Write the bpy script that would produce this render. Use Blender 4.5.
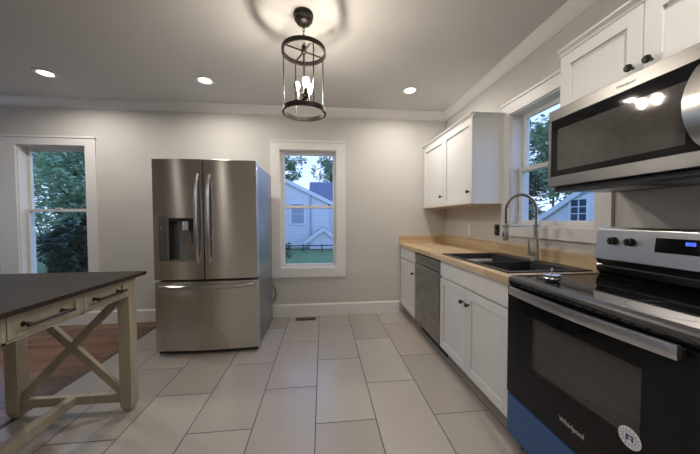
import bpy, bmesh, math, random
from mathutils import Vector, Matrix
R = math.radians
PI = math.pi
C = bpy.context.scene.collection
for o in list(bpy.data.objects): bpy.data.objects.remove(o)

# ------------------------------------------------------------------ camera
FPX, YAW, PITCH, ROLL, CAMH = 270.83, 0.1015, 0.0292, -0.0036, 1.2307
cam = bpy.data.cameras.new('camera'); camo = bpy.data.objects.new('camera', cam); C.objects.link(camo)
cam.sensor_fit = 'HORIZONTAL'; cam.sensor_width = 36; cam.lens = 36 * FPX / 700; cam.clip_start = .05; cam.clip_end = 200
r_ = Vector((math.cos(YAW), -math.sin(YAW), 0))
f_ = Vector((math.sin(YAW) * math.cos(PITCH), math.cos(YAW) * math.cos(PITCH), -math.sin(PITCH)))
u_ = r_.cross(f_)
rr = r_ * math.cos(ROLL) + u_ * math.sin(ROLL); uu = -r_ * math.sin(ROLL) + u_ * math.cos(ROLL)
M = Matrix((rr, uu, -f_)).transposed().to_4x4(); M.translation = (0, 0, CAMH)
camo.matrix_world = M
bpy.context.scene.camera = camo

# ------------------------------------------------------------------ world, light levels, exposure
SKY_STRENGTH = 1.75
DOWNLIGHT_W = 9.5
BULB_STRENGTH = 420
vs = bpy.context.scene.view_settings
vs.view_transform = 'Standard'; vs.look = 'None'; vs.gamma = 1; vs.use_curve_mapping = False
vs.exposure = 0.24
w = bpy.data.worlds.new('dusk_sky'); bpy.context.scene.world = w; w.use_nodes = True
nt = w.node_tree; nt.nodes.clear()
tc = nt.nodes.new('ShaderNodeTexCoord'); sx = nt.nodes.new('ShaderNodeSeparateXYZ'); nt.links.new(tc.outputs['Generated'], sx.inputs[0])
cr = nt.nodes.new('ShaderNodeValToRGB'); nt.links.new(sx.outputs['Z'], cr.inputs[0])
cr.color_ramp.elements[0].position = 0; cr.color_ramp.elements[0].color = (.55, .70, 1.0, 1)
cr.color_ramp.elements[1].position = .7; cr.color_ramp.elements[1].color = (.26, .42, .95, 1)
bg = nt.nodes.new('ShaderNodeBackground'); bg.inputs[1].default_value = SKY_STRENGTH; nt.links.new(cr.outputs[0], bg.inputs[0])
wo = nt.nodes.new('ShaderNodeOutputWorld'); nt.links.new(bg.outputs[0], wo.inputs[0])

# ------------------------------------------------------------------ room numbers (metres; camera stands at X=0, Y=0)
D = 3.466          # back wall
XW = 1.636         # right wall
XF = 0.9956        # counter front edge
XC = 1.020         # face of the base cabinet doors
CEIL = 2.61
XL = -5.2          # left wall of the dining side
YB = -2.6          # wall behind the camera
WT = .16           # wall thickness

# ------------------------------------------------------------------ materials
MATS = {}
def mat(name, col, rough=.5, metal=0, spec=.5, coat=0, emit=None, es=0, noise=None, bump=None, trans=0, alpha=1, aniso=0):
    m = bpy.data.materials.new(name); m.use_nodes = True; n = m.node_tree; b = n.nodes['Principled BSDF']
    b.inputs['Base Color'].default_value = (*col, 1); b.inputs['Roughness'].default_value = rough
    b.inputs['Metallic'].default_value = metal; b.inputs['Specular IOR Level'].default_value = spec
    b.inputs['Coat Weight'].default_value = coat; b.inputs['Transmission Weight'].default_value = trans
    b.inputs['Alpha'].default_value = alpha
    if emit: b.inputs['Emission Color'].default_value = (*emit, 1); b.inputs['Emission Strength'].default_value = es
    tcn = n.nodes.new('ShaderNodeTexCoord')
    if noise:  # (scale xyz, second colour, contrast)
        sc, c2 = noise
        mp = n.nodes.new('ShaderNodeMapping'); mp.inputs['Scale'].default_value = sc
        n.links.new(tcn.outputs['Object'], mp.inputs[0])
        nz = n.nodes.new('ShaderNodeTexNoise'); nz.inputs['Scale'].default_value = 1; nz.inputs['Detail'].default_value = 4
        n.links.new(mp.outputs[0], nz.inputs[0])
        mx = n.nodes.new('ShaderNodeMix'); mx.data_type = 'RGBA'; mx.inputs[6].default_value = (*col, 1); mx.inputs[7].default_value = (*c2, 1)
        mr = n.nodes.new('ShaderNodeMapRange'); mr.inputs[1].default_value = .35; mr.inputs[2].default_value = .65
        n.links.new(nz.outputs[0], mr.inputs[0]); n.links.new(mr.outputs[0], mx.inputs[0]); n.links.new(mx.outputs[2], b.inputs['Base Color'])
    if bump:   # (scale xyz, strength, distance)
        mp = n.nodes.new('ShaderNodeMapping'); mp.inputs['Scale'].default_value = bump[0]
        n.links.new(tcn.outputs['Object'], mp.inputs[0])
        nz = n.nodes.new('ShaderNodeTexNoise'); nz.inputs['Scale'].default_value = 1; nz.inputs['Detail'].default_value = 3
        n.links.new(mp.outputs[0], nz.inputs[0])
        bp = n.nodes.new('ShaderNodeBump'); bp.inputs['Strength'].default_value = bump[1]; bp.inputs['Distance'].default_value = bump[2]
        n.links.new(nz.outputs[0], bp.inputs['Height']); n.links.new(bp.outputs[0], b.inputs['Normal'])
    if aniso:
        b.inputs['Anisotropic'].default_value = abs(aniso)
        tg = n.nodes.new('ShaderNodeTangent'); tg.direction_type = 'RADIAL'; tg.axis = 'Z'
        n.links.new(tg.outputs[0], b.inputs['Tangent'])
        if aniso < 0: b.inputs['Anisotropic Rotation'].default_value = .25
    MATS[name] = m; return m

mat('wall_paint', (.55, .54, .51), .75, noise=((1.5, 1.5, 1.5), (.57, .56, .53)), bump=((60, 60, 60), .12, .002))
mat('ceiling_paint', (.56, .55, .535), .8, bump=((45, 45, 45), .15, .002))
mat('trim_white', (.73, .72, .705), .4)
mat('cabinet_white', (.74, .735, .73), .38, noise=((3, 3, 3), (.76, .755, .75)))
mat('cabinet_under', (.55, .42, .28), .5, noise=((2, 30, 30), (.62, .50, .35)))
mat('toe_board', (.33, .29, .25), .6)
mat('steel', (.58, .545, .51), .26, metal=1, aniso=-.97, noise=((2, 2, 260), (.61, .58, .55)))
mat('steel_dark', (.235, .23, .225), .34, metal=1, aniso=-.3, noise=((2, 2, 260), (.27, .265, .26)))
mat('steel_light', (.62, .61, .61), .28, metal=1, aniso=.5, noise=((2, 2, 300), (.66, .65, .65)))
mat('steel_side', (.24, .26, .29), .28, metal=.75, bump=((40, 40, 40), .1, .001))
mat('steel_film', (.27, .265, .26), .3, metal=1, noise=((6, 8, 14), (.34, .33, .32)), bump=((9, 14, 26), .35, .006))
mat('chrome', (.82, .81, .80), .2, metal=1)
mat('nickel', (.55, .53, .50), .30, metal=1)
mat('black_glass', (.008, .008, .009), .05, spec=.22)
mat('black_enamel', (.010, .010, .011), .18, spec=.25)
mat('black_plastic', (.02, .02, .022), .38)
mat('black_metal', (.016, .015, .015), .38, metal=.3)
mat('bronze', (.035, .03, .027), .42, metal=.7)
mat('sink_granite', (.016, .016, .017), .42, noise=((400, 400, 400), (.045, .045, .048)))
mat('oven_cavity', (.60, .57, .54), .5, noise=((4, 4, 90), (.48, .46, .44)))
mat('rack_metal', (.7, .68, .64), .3, metal=1)
mat('blue_film', (.026, .085, .24), .35, noise=((3, 4, 6), (.034, .105, .28)), bump=((5, 7, 9), .2, .004))
mat('sticker_white', (.80, .78, .80), .5)
mat('sticker_blue', (.09, .10, .24), .5)
mat('label_gray', (.55, .55, .56), .3, metal=.6)
mat('display_blue', (.02, .03, .3), .4, emit=(.08, .15, 1), es=1.3)
mat('table_cream', (.41, .365, .275), .6, noise=((26, 26, 3), (.34, .30, .22)))
mat('lens_glow', (1, 1, 1), .5, emit=(1, .94, .85), es=9)
mat('bulb_glow', (1, 1, 1), .5, emit=(1, .88, .74), es=BULB_STRENGTH)
mat('bulb_off', (.16, .155, .15), .2)
mat('vent_brown', (.10, .075, .055), .5, metal=.4)
mat('outlet_white', (.75, .74, .72), .4)
mat('siding_white', (.80, .82, .86), .6)
mat('shutter_gray', (.35, .40, .50), .5)
mat('roof_shingle', (.13, .15, .21), .8, noise=((9, 9, 9), (.20, .22, .30)))
mat('lawn_green', (.10, .20, .07), .9, noise=((3, 3, 3), (.17, .27, .10)))
mat('bark', (.06, .05, .045), .9, noise=((8, 8, 2), (.10, .085, .07)))
mat('leaf_green', (.13, .25, .14), .5, noise=((1.3, 1.3, 1.3), (.36, .50, .32)))
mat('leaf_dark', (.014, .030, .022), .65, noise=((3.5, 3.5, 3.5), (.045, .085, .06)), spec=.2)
mat('fence_gray', (.09, .10, .12), .8)
mat('pane_dark', (.05, .07, .11), .08)
def sym_fresnel(n, f0):
    lw = n.nodes.new('ShaderNodeLayerWeight'); lw.inputs[0].default_value = .5
    p = n.nodes.new('ShaderNodeMath'); p.operation = 'POWER'; p.inputs[1].default_value = 5; n.links.new(lw.outputs['Facing'], p.inputs[0])
    q = n.nodes.new('ShaderNodeMath'); q.operation = 'MULTIPLY_ADD'; q.inputs[1].default_value = 1 - f0; q.inputs[2].default_value = f0; n.links.new(p.outputs[0], q.inputs[0])
    return q
# clear window glass: lets light through, keeps a faint reflection
m = bpy.data.materials.new('window_glass'); m.use_nodes = True; n = m.node_tree; n.nodes.clear()
tr = n.nodes.new('ShaderNodeBsdfTransparent'); tr.inputs[0].default_value = (.95, .97, .98, 1)
gl = n.nodes.new('ShaderNodeBsdfGlossy'); gl.inputs['Roughness'].default_value = .02
fr = sym_fresnel(n, .03)
ms = n.nodes.new('ShaderNodeMixShader'); ou = n.nodes.new('ShaderNodeOutputMaterial')
n.links.new(fr.outputs[0], ms.inputs[0]); n.links.new(tr.outputs[0], ms.inputs[1]); n.links.new(gl.outputs[0], ms.inputs[2]); n.links.new(ms.outputs[0], ou.inputs[0])
MATS['window_glass'] = m
def tinted(name, col, k):
    m = bpy.data.materials.new(name); m.use_nodes = True; n = m.node_tree; n.nodes.clear()
    tr = n.nodes.new('ShaderNodeBsdfTransparent'); tr.inputs[0].default_value = (*col, 1)
    gl = n.nodes.new('ShaderNodeBsdfGlossy'); gl.inputs['Roughness'].default_value = .06
    fr = sym_fresnel(n, k)
    ms = n.nodes.new('ShaderNodeMixShader'); ou = n.nodes.new('ShaderNodeOutputMaterial')
    n.links.new(fr.outputs[0], ms.inputs[0]); n.links.new(tr.outputs[0], ms.inputs[1]); n.links.new(gl.outputs[0], ms.inputs[2]); n.links.new(ms.outputs[0], ou.inputs[0])
    MATS[name] = m
tinted('oven_glass', (.62, .61, .60), .04)

def grid_mat(name, bw, rh, x0, y0, swap, shift, cols, mortar, mcol, rough, grain, gstr, mrand=1.0, bumpd=.002, roughvar=0):
    """planks or tiles: u runs across the rows (row width rh), v along them (length bw)"""
    m = bpy.data.materials.new(name); m.use_nodes = True; n = m.node_tree; b = n.nodes['Principled BSDF']; L = n.links.new
    def mth(op, a, b_=None, c=None):
        q = n.nodes.new('ShaderNodeMath'); q.operation = op
        for i, v in enumerate((a, b_, c)):
            if v is None: continue
            if isinstance(v, (int, float)): q.inputs[i].default_value = v
            else: L(v, q.inputs[i])
        return q.outputs[0]
    t = n.nodes.new('ShaderNodeTexCoord'); s = n.nodes.new('ShaderNodeSeparateXYZ'); L(t.outputs['Object'], s.inputs[0])
    U, V = (s.outputs[0], s.outputs[1]) if not swap else (s.outputs[1], s.outputs[0])
    if swap == 2: U, V = s.outputs[2], s.outputs[1]
    if swap == 3: U, V = s.outputs[2], s.outputs[0]
    u = mth('DIVIDE', mth('SUBTRACT', U, x0), rh); row = mth('FLOOR', u); fu = mth('SUBTRACT', u, row)
    if shift == 'half': off = mth('MULTIPLY', mth('MODULO', mth('ADD', row, 100), 2), .5)
    else:
        wn0 = n.nodes.new('ShaderNodeTexWhiteNoise'); wn0.noise_dimensions = '1D'; L(row, wn0.inputs['W']); off = wn0.outputs['Value']
    v = mth('ADD', mth('DIVIDE', mth('SUBTRACT', V, y0), bw), off); col = mth('FLOOR', v); fv = mth('SUBTRACT', v, col)
    cx = n.nodes.new('ShaderNodeCombineXYZ'); L(row, cx.inputs[0]); L(col, cx.inputs[1])
    wn = n.nodes.new('ShaderNodeTexWhiteNoise'); wn.noise_dimensions = '3D'; L(cx.outputs[0], wn.inputs['Vector'])
    ramp = n.nodes.new('ShaderNodeValToRGB'); L(wn.outputs['Value'], ramp.inputs[0]); e = ramp.color_ramp.elements
    e[0].color = (*cols[0], 1); e[1].color = (*cols[-1], 1)
    for i, c in enumerate(cols[1:-1]): k = e.new((i + 1) / (len(cols) - 1)); k.color = (*c, 1)
    mp = n.nodes.new('ShaderNodeMapping'); mp.inputs['Scale'].default_value = grain
    ad = n.nodes.new('ShaderNodeVectorMath'); ad.operation = 'ADD'; L(t.outputs['Object'], ad.inputs[0])
    sc = n.nodes.new('ShaderNodeVectorMath'); sc.operation = 'SCALE'; L(wn.outputs['Color'], sc.inputs[0]); sc.inputs[3].default_value = 7
    L(sc.outputs[0], ad.inputs[1]); L(ad.outputs[0], mp.inputs[0])
    nz = n.nodes.new('ShaderNodeTexNoise'); nz.inputs['Scale'].default_value = 1; nz.inputs['Detail'].default_value = 5 if max(grain) > 10 else 2; nz.inputs['Roughness'].default_value = .55; L(mp.outputs[0], nz.inputs[0])
    g = mth('MULTIPLY_ADD', nz.outputs[0], gstr, 1 - gstr / 2)
    mm = n.nodes.new('ShaderNodeMix'); mm.data_type = 'RGBA'; mm.blend_type = 'MULTIPLY'; mm.inputs[0].default_value = 1
    L(ramp.outputs[0], mm.inputs[6]); cc = n.nodes.new('ShaderNodeCombineColor')
    for i in range(3): L(g, cc.inputs[i])
    L(cc.outputs[0], mm.inputs[7])
    du = mth('MULTIPLY', mth('MINIMUM', fu, mth('SUBTRACT', 1, fu)), rh); dv = mth('MULTIPLY', mth('MINIMUM', fv, mth('SUBTRACT', 1, fv)), bw)
    dd = mth('MINIMUM', du, dv)
    mk = mth('LESS_THAN', dd, mortar)
    fx = n.nodes.new('ShaderNodeMix'); fx.data_type = 'RGBA'; L(mk, fx.inputs[0]); L(mm.outputs[2], fx.inputs[6]); fx.inputs[7].default_value = (*mcol, 1)
    L(fx.outputs[2], b.inputs['Base Color'])
    rg = mth('ADD', mth('MULTIPLY_ADD', nz.outputs[0], roughvar, rough - roughvar / 2), mth('MULTIPLY', mk, .3)); L(rg, b.inputs['Roughness'])
    bp = n.nodes.new('ShaderNodeBump'); bp.inputs['Strength'].default_value = .6; bp.inputs['Distance'].default_value = bumpd
    h = mth('MINIMUM', mth('DIVIDE', dd, mortar * 2), 1); L(h, bp.inputs['Height']); L(bp.outputs[0], b.inputs['Normal'])
    MATS[name] = m; return m

grid_mat('floor_tile', .7398, .3699, -.0485, .1081 + 1.5 - .0, 0, 'half',
         [(.345, .315, .285), (.39, .36, .33), (.43, .40, .37), (.41, .355, .305)], .0028, (.045, .038, .034), .26, (4, 1.6, 1), .17, bumpd=.0015, roughvar=.06)
grid_mat('floor_oak', 1.3, .075, 0, 0, 1, 'rand', [(.10, .045, .022), (.16, .075, .035), (.22, .11, .052), (.13, .06, .03)], .0008, (.03, .015, .01), .20, (2, 22, 1), .9, bumpd=.0006)
BW = [(.52, .37, .21), (.62, .47, .30), (.56, .41, .24), (.68, .54, .37), (.44, .29, .15)]
grid_mat('butcher_block', .42, .042, 0, 0, 0, 'rand', BW, .0003, (.40, .24, .11), .32, (40, 4, 40), .28, bumpd=.0001)
grid_mat('butcher_splash', .42, .042, 0, 0, 2, 'rand', BW, .0003, (.40, .24, .11), .36, (40, 4, 40), .28, bumpd=.0001)
grid_mat('butcher_splash_back', .42, .042, 0, 0, 3, 'rand', BW, .0003, (.40, .24, .11), .36, (4, 40, 40), .28, bumpd=.0001)
grid_mat('table_dark', 3, .12, -1.2, 0, 0, 'rand', [(.026, .019, .016), (.042, .031, .026), (.034, .026, .022)], .0006, (.010, .008, .008), .5, (30, 2, 1), .5, bumpd=.0004)
grid_mat('siding_boards', 30, .13, 0, 0, 3, 'rand', [(.80, .82, .86), (.78, .80, .85)], .008, (.50, .53, .60), .6, (1, 1, 1), .05, bumpd=.01)
grid_mat('siding_boards_side', 30, .13, 0, 0, 2, 'rand', [(.80, .82, .86), (.78, .80, .85)], .008, (.50, .53, .60), .6, (1, 1, 1), .05, bumpd=.01)

MATS['table_dark'].node_tree.nodes['Principled BSDF'].inputs['Specular IOR Level'].default_value = .12
# ------------------------------------------------------------------ mesh helpers
ORG = {}
def org(o):
    return ORG.get(o.name, Vector((0, 0, 0))) if o else Vector((0, 0, 0))
class MB:
    def __init__(s): s.bm = bmesh.new()
    def box(s, x0, x1, y0, y1, z0, z1):
        x0, x1 = sorted((x0, x1)); y0, y1 = sorted((y0, y1)); z0, z1 = sorted((z0, z1))
        v = [s.bm.verts.new(p) for p in ((x0, y0, z0), (x1, y0, z0), (x1, y1, z0), (x0, y1, z0), (x0, y0, z1), (x1, y0, z1), (x1, y1, z1), (x0, y1, z1))]
        for f in ((0, 3, 2, 1), (4, 5, 6, 7), (0, 1, 5, 4), (1, 2, 6, 5), (2, 3, 7, 6), (3, 0, 4, 7)): s.bm.faces.new([v[i] for i in f])
        return s
    def hull8(s, pts):
        v = [s.bm.verts.new(p) for p in pts]
        for f in ((0, 3, 2, 1), (4, 5, 6, 7), (0, 1, 5, 4), (1, 2, 6, 5), (2, 3, 7, 6), (3, 0, 4, 7)): s.bm.faces.new([v[i] for i in f])
        return s
    def bar(s, a, b, w, h, up=(0, 0, 1)):
        """a rectangular bar from a to b, w across, h along 'up'"""
        a = Vector(a); b = Vector(b); d = (b - a).normalized(); side = d.cross(Vector(up)).normalized(); upv = side.cross(d).normalized()
        P = []
        for q in (a, b):
            for i, j in ((-1, -1), (1, -1), (1, 1), (-1, 1)): P.append(q + side * (i * w / 2) + upv * (j * h / 2))
        return s.hull8(P)
    def tube(s, pts, rad, seg=12, cap=True, closed=False):
        pts = [Vector(p) for p in pts]; n = len(pts); rs = rad if isinstance(rad, (list, tuple)) else [rad] * n
        rings = []; prev = None
        for i, p in enumerate(pts):
            if closed: t = (pts[(i + 1) % n] - pts[i - 1]).normalized()
            else: t = (pts[min(i + 1, n - 1)] - pts[max(i - 1, 0)]).normalized()
            if prev is None:
                a = Vector((0, 0, 1)) if abs(t.z) < .9 else Vector((1, 0, 0)); prev = t.cross(a).normalized()
            prev = (prev - t * prev.dot(t)).normalized(); q = t.cross(prev)
            rings.append([s.bm.verts.new(p + (prev * math.cos(k * 2 * PI / seg) + q * math.sin(k * 2 * PI / seg)) * rs[i]) for k in range(seg)])
        for i in range(n if closed else n - 1):
            A, B = rings[i], rings[(i + 1) % n]
            for k in range(seg): s.bm.faces.new((A[k], A[(k + 1) % seg], B[(k + 1) % seg], B[k]))
        if cap and not closed: s.bm.faces.new(rings[0][::-1]); s.bm.faces.new(rings[-1])
        return s
    def lathe(s, prof, c=(0, 0, 0), axis='z', seg=32, closed=False):
        """prof: (radius, height) pairs"""
        c = Vector(c); rings = []
        for r, h in prof:
            ring = []
            for k in range(seg):
                a = k * 2 * PI / seg; p = (r * math.cos(a), r * math.sin(a), h)
                if axis == 'x': p = (p[2], p[0], p[1])
                if axis == '-x': p = (-p[2], p[1], p[0])
                if axis == 'y': p = (p[1], p[2], p[0])
                ring.append(s.bm.verts.new(c + Vector(p)))
            rings.append(ring)
        m = len(rings)
        for i in range(m if closed else m - 1):
            A, B = rings[i], rings[(i + 1) % m]
            for k in range(seg): s.bm.faces.new((A[k], A[(k + 1) % seg], B[(k + 1) % seg], B[k]))
        if not closed:
            s.bm.faces.new(rings[0][::-1]); s.bm.faces.new(rings[-1])
        return s
    def prism(s, poly, ax, a, b):
        """poly in the two other axes (x,y order), extruded along ax from a to b"""
        def P(p, t):
            return {'x': (t, p[0], p[1]), 'y': (p[0], t, p[1]), 'z': (p[0], p[1], t)}[ax]
        A = [s.bm.verts.new(P(p, a)) for p in poly]; B = [s.bm.verts.new(P(p, b)) for p in poly]; n = len(poly)
        s.bm.faces.new(A[::-1]); s.bm.faces.new(B)
        for i in range(n): s.bm.faces.new((A[i], A[(i + 1) % n], B[(i + 1) % n], B[i]))
        return s
    def build(s, name, m, parent=None, bevel=0, smooth=False, seg=2):
        bmesh.ops.recalc_face_normals(s.bm, faces=s.bm.faces)
        o_ = org(parent)
        if o_.length: bmesh.ops.translate(s.bm, verts=s.bm.verts, vec=-o_)
        me = bpy.data.meshes.new(name); s.bm.to_mesh(me); s.bm.free()
        o = bpy.data.objects.new(name, me); C.objects.link(o); me.materials.append(MATS[m])
        if parent: o.parent = parent
        ORG[o.name] = o_
        if smooth:
            for p in me.polygons: p.use_smooth = True
            try: me.set_sharp_from_angle(angle=R(35))
            except Exception: pass
        if bevel:
            bv = o.modifiers.new('bevel', 'BEVEL'); bv.width = bevel; bv.segments = seg; bv.limit_method = 'ANGLE'; bv.angle_limit = R(40)
        return o
def thing(name, loc, label, cat, group=None):
    o = bpy.data.objects.new(name, None); o.location = loc; C.objects.link(o); o.empty_display_size = .1
    ORG[o.name] = Vector(loc); o['label'] = label; o['category'] = cat
    if group: o['group'] = group
    return o
def tag(o, label, cat, group=None, kind=None):
    if label: o['label'] = label
    if cat: o['category'] = cat
    if group: o['group'] = group
    if kind: o['kind'] = kind
    return o
def struct(o, label=None): o['kind'] = 'structure'; (label and o.__setitem__('label', label)); return o
def dup(root, delta):
    c = root.copy(); C.objects.link(c); c.location = root.location + Vector(delta); ORG[c.name] = ORG[root.name] + Vector(delta)
    def rec(a, b):
        for ch in a.children:
            k = ch.copy(); C.objects.link(k); k.parent = b; ORG[k.name] = ORG[c.name]; rec(ch, k)
    rec(root, c); return c
def text(name, body, size, mtx, m, parent, depth=.0004, bold=False):
    cu = bpy.data.curves.new(name, 'FONT'); cu.body = body; cu.size = size; cu.align_x = 'CENTER'; cu.align_y = 'CENTER'; cu.extrude = depth
    if bold: cu.offset = size * .02
    t = bpy.data.objects.new('tmp', cu); C.objects.link(t); bpy.context.view_layer.update()
    me = bpy.data.meshes.new_from_object(t.evaluated_get(bpy.context.evaluated_depsgraph_get())); bpy.data.objects.remove(t)
    mtx = mtx.copy(); mtx.translation -= org(parent); me.transform(mtx); me.materials.clear(); me.materials.append(MATS[m])
    o = bpy.data.objects.new(name, me); C.objects.link(o); o.parent = parent; ORG[o.name] = org(parent); return o
def face_minus_x(x, y, z, rot=0):   # lettering on a surface that faces -X: reads along -Y, up +Z
    Mx = Matrix(((0, 0, -1), (-1, 0, 0), (0, 1, 0))).to_4x4() @ Matrix.Rotation(rot, 4, 'Z'); Mx.translation = (x, y, z); return Mx

# ================================================================== STRUCTURE
WOODX = -1.893
struct(MB().box(WOODX, XW, YB, D, -.05, 0).build('floor', 'floor_tile'))
struct(MB().box(XL, WOODX - .03, YB, D, -.05, 0).build('floor', 'floor_oak'))
struct(MB().box(WOODX - .03, WOODX, YB, D, -.05, .004).build('trim_1', 'vent_brown', bevel=.002))
struct(MB().box(XL - WT, XW + WT, YB - WT, D + WT, CEIL, CEIL + .1).build('ceiling', 'ceiling_paint'))
# openings: (u0,u1,z0,z1)
BACK_OPEN = [(-.522, .182, .606, 2.10), (-3.45, -2.727, .53, 2.09), (-4.363, -3.64, .53, 2.09)]
RIGHT_OPEN = [(1.464, 2.215, 1.165, 2.13)]
def wall(name, fn, u0, u1, holes):
    b = MB(); us = sorted(set([u0, u1] + [h[0] for h in holes] + [h[1] for h in holes])); zs = sorted(set([-.05, CEIL] + [h[2] for h in holes] + [h[3] for h in holes]))
    for a, c in zip(us, us[1:]):
        for p, q in zip(zs, zs[1:]):
            mu, mz = (a + c) / 2, (p + q) / 2
            if any(h[0] < mu < h[1] and h[2] < mz < h[3] for h in holes): continue
            fn(b, a, c, p, q)
    bmesh.ops.remove_doubles(b.bm, verts=b.bm.verts, dist=.0001)
    return struct(b.build(name, 'wall_paint'))
wall('wall_back', lambda b, a, c, p, q: b.box(a, c, D, D + WT, p, q), XL - WT, XW + WT, BACK_OPEN)
wall('wall_right', lambda b, a, c, p, q: b.box(XW, XW + WT, a, c, p, q), YB, D, RIGHT_OPEN)
LEFT_OPEN = [(1.7, 2.9, .53, 2.09)]
wall('wall_left', lambda b, a, c, p, q: b.box(XL - WT, XL, a, c, p, q), YB, D, LEFT_OPEN)
wall('wall_front', lambda b, a, c, p, q: b.box(a, c, YB - WT, YB, p, q), XL - WT, XW + WT, [])
# crown moulding: profile (distance from wall, height)
CP = [(0, 2.518), (.012, 2.518), (.014, 2.530), (.030, 2.540), (.062, 2.575), (.075, 2.592), (.078, CEIL), (0, CEIL)]
struct(MB().prism([(D - d, z) for d, z in CP], 'x', XL, XW).build('trim_2', 'trim_white'))
struct(MB().prism([(XW - d, z) for d, z in CP], 'y', YB, D).build('trim_3', 'trim_white'))
struct(MB().prism([(XL + d, z) for d, z in CP], 'y', YB, D).build('trim_4', 'trim_white'))
struct(MB().prism([(YB + d, z) for d, z in CP], 'x', XL, XW).build('trim_5', 'trim_white'))
BP = [(0, 0), (.016, 0), (.016, .138), (.010, .150), (0, .152)]
struct(MB().prism([(D - d, z) for d, z in BP], 'x', XL, 1.0).build('baseboard_back', 'trim_white'))
struct(MB().prism([(XL + d, z) for d, z in BP], 'y', YB, D).build('baseboard_left', 'trim_white'))
struct(MB().prism([(YB + d, z) for d, z in BP], 'x', XL, XW).build('baseboard_front', 'trim_white'))
struct(MB().prism([(XW - d, z) for d, z in BP], 'y', YB, .55).build('baseboard_right', 'trim_white'))

def window(n, side, op, cw, left_c=None, right_c=None, head=.10, foot=.11, rail=None, stool=False):
    u0, u1, z0, z1 = op
    def B(b, a, c, d0, d1, p, q):
        if side == 'left': return b.box(XL - d1, XL - d0, a, c, p, q)
        return b.box(a, c, D + d0, D + d1, p, q) if side == 'back' else b.box(XW + d0, XW + d1, a, c, p, q)
    base = ((u0 + u1) / 2, D, z0) if side == 'back' else (XW if side == 'right' else XL, (u0 + u1) / 2, z0)
    r = bpy.data.objects.new('window_%d' % n, None); r.location = base; C.objects.link(r); ORG[r.name] = Vector(base); r['kind'] = 'structure'
    lc = cw if left_c is None else left_c; rc = cw if right_c is None else right_c
    b = MB()
    B(b, u0 - lc, u0, -.020, 0, z0 - foot, z1 + head); B(b, u1, u1 + rc, -.020, 0, z0 - foot, z1 + head)
    B(b, u0, u1, -.020, 0, z1, z1 + head); B(b, u0, u1, -.020, 0, z0 - foot, z0)
    b.build('casing', 'trim_white', r)
    b = MB()
    B(b, u0 - lc - (.006 if lc == cw else 0), u1 + rc + (.006 if rc == cw else 0), -.030, 0, z1 + head - .018, z1 + head + .004)
    b.build('casing', 'trim_white', r, bevel=.003)
    b = MB()
    B(b, u0, u0 + .012, -.002, WT, z0, z1); B(b, u1 - .012, u1, -.002, WT, z0, z1); B(b, u0, u1, -.002, WT, z1 - .012, z1); B(b, u0, u1, -.004, WT, z0, z0 + .014)
    b.build('jamb', 'trim_white', r)
    rail = rail or (z0 + z1) / 2
    for (d0, d1, p, q) in ((.062, .092, z0 + .014, rail + .018), (.096, .126, rail - .018, z1 - .012)):
        b = MB(); a, c = u0 + .014, u1 - .014; s = .030
        B(b, a, a + s, d0, d1, p, q); B(b, c - s, c, d0, d1, p, q); B(b, a + s, c - s, d0, d1, p, p + .036); B(b, a + s, c - s, d0, d1, q - .034, q)
        sh = b.build('sash', 'trim_white', r, bevel=.003)
        B(g := MB(), a + s - .003, c - s + .003, (d0 + d1) / 2 - .002, (d0 + d1) / 2 + .002, p + .033, q - .031)
        g.build('pane', 'window_glass', sh)
    b = MB(); B(b, (u0 + u1) / 2 - .03, (u0 + u1) / 2 + .03, .05, .075, rail + .018, rail + .030); b.build('sash_lock', 'trim_white', r, bevel=.003)
    return r
window(1, 'back', BACK_OPEN[0], .113, head=.107, foot=.11, rail=1.388)
window(2, 'back', BACK_OPEN[1], .111, left_c=.095, head=.10, rail=1.345)
window(3, 'back', BACK_OPEN[2], .111, right_c=.095, head=.10, rail=1.345)
window(5, 'left', LEFT_OPEN[0], .1, head=.1, foot=.09)
window(4, 'right', RIGHT_OPEN[0], .095, head=.11, foot=.085, rail=1.645)

# ================================================================== OUTSIDE
GZ = -.62
struct(MB().box(-45, 45, D + .5, 70, GZ - .1, GZ).build('ground', 'lawn_green'))
struct(MB().box(XW + .5, 60, -40, D + .5, GZ - .1, GZ).build('ground', 'lawn_green'))

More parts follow.
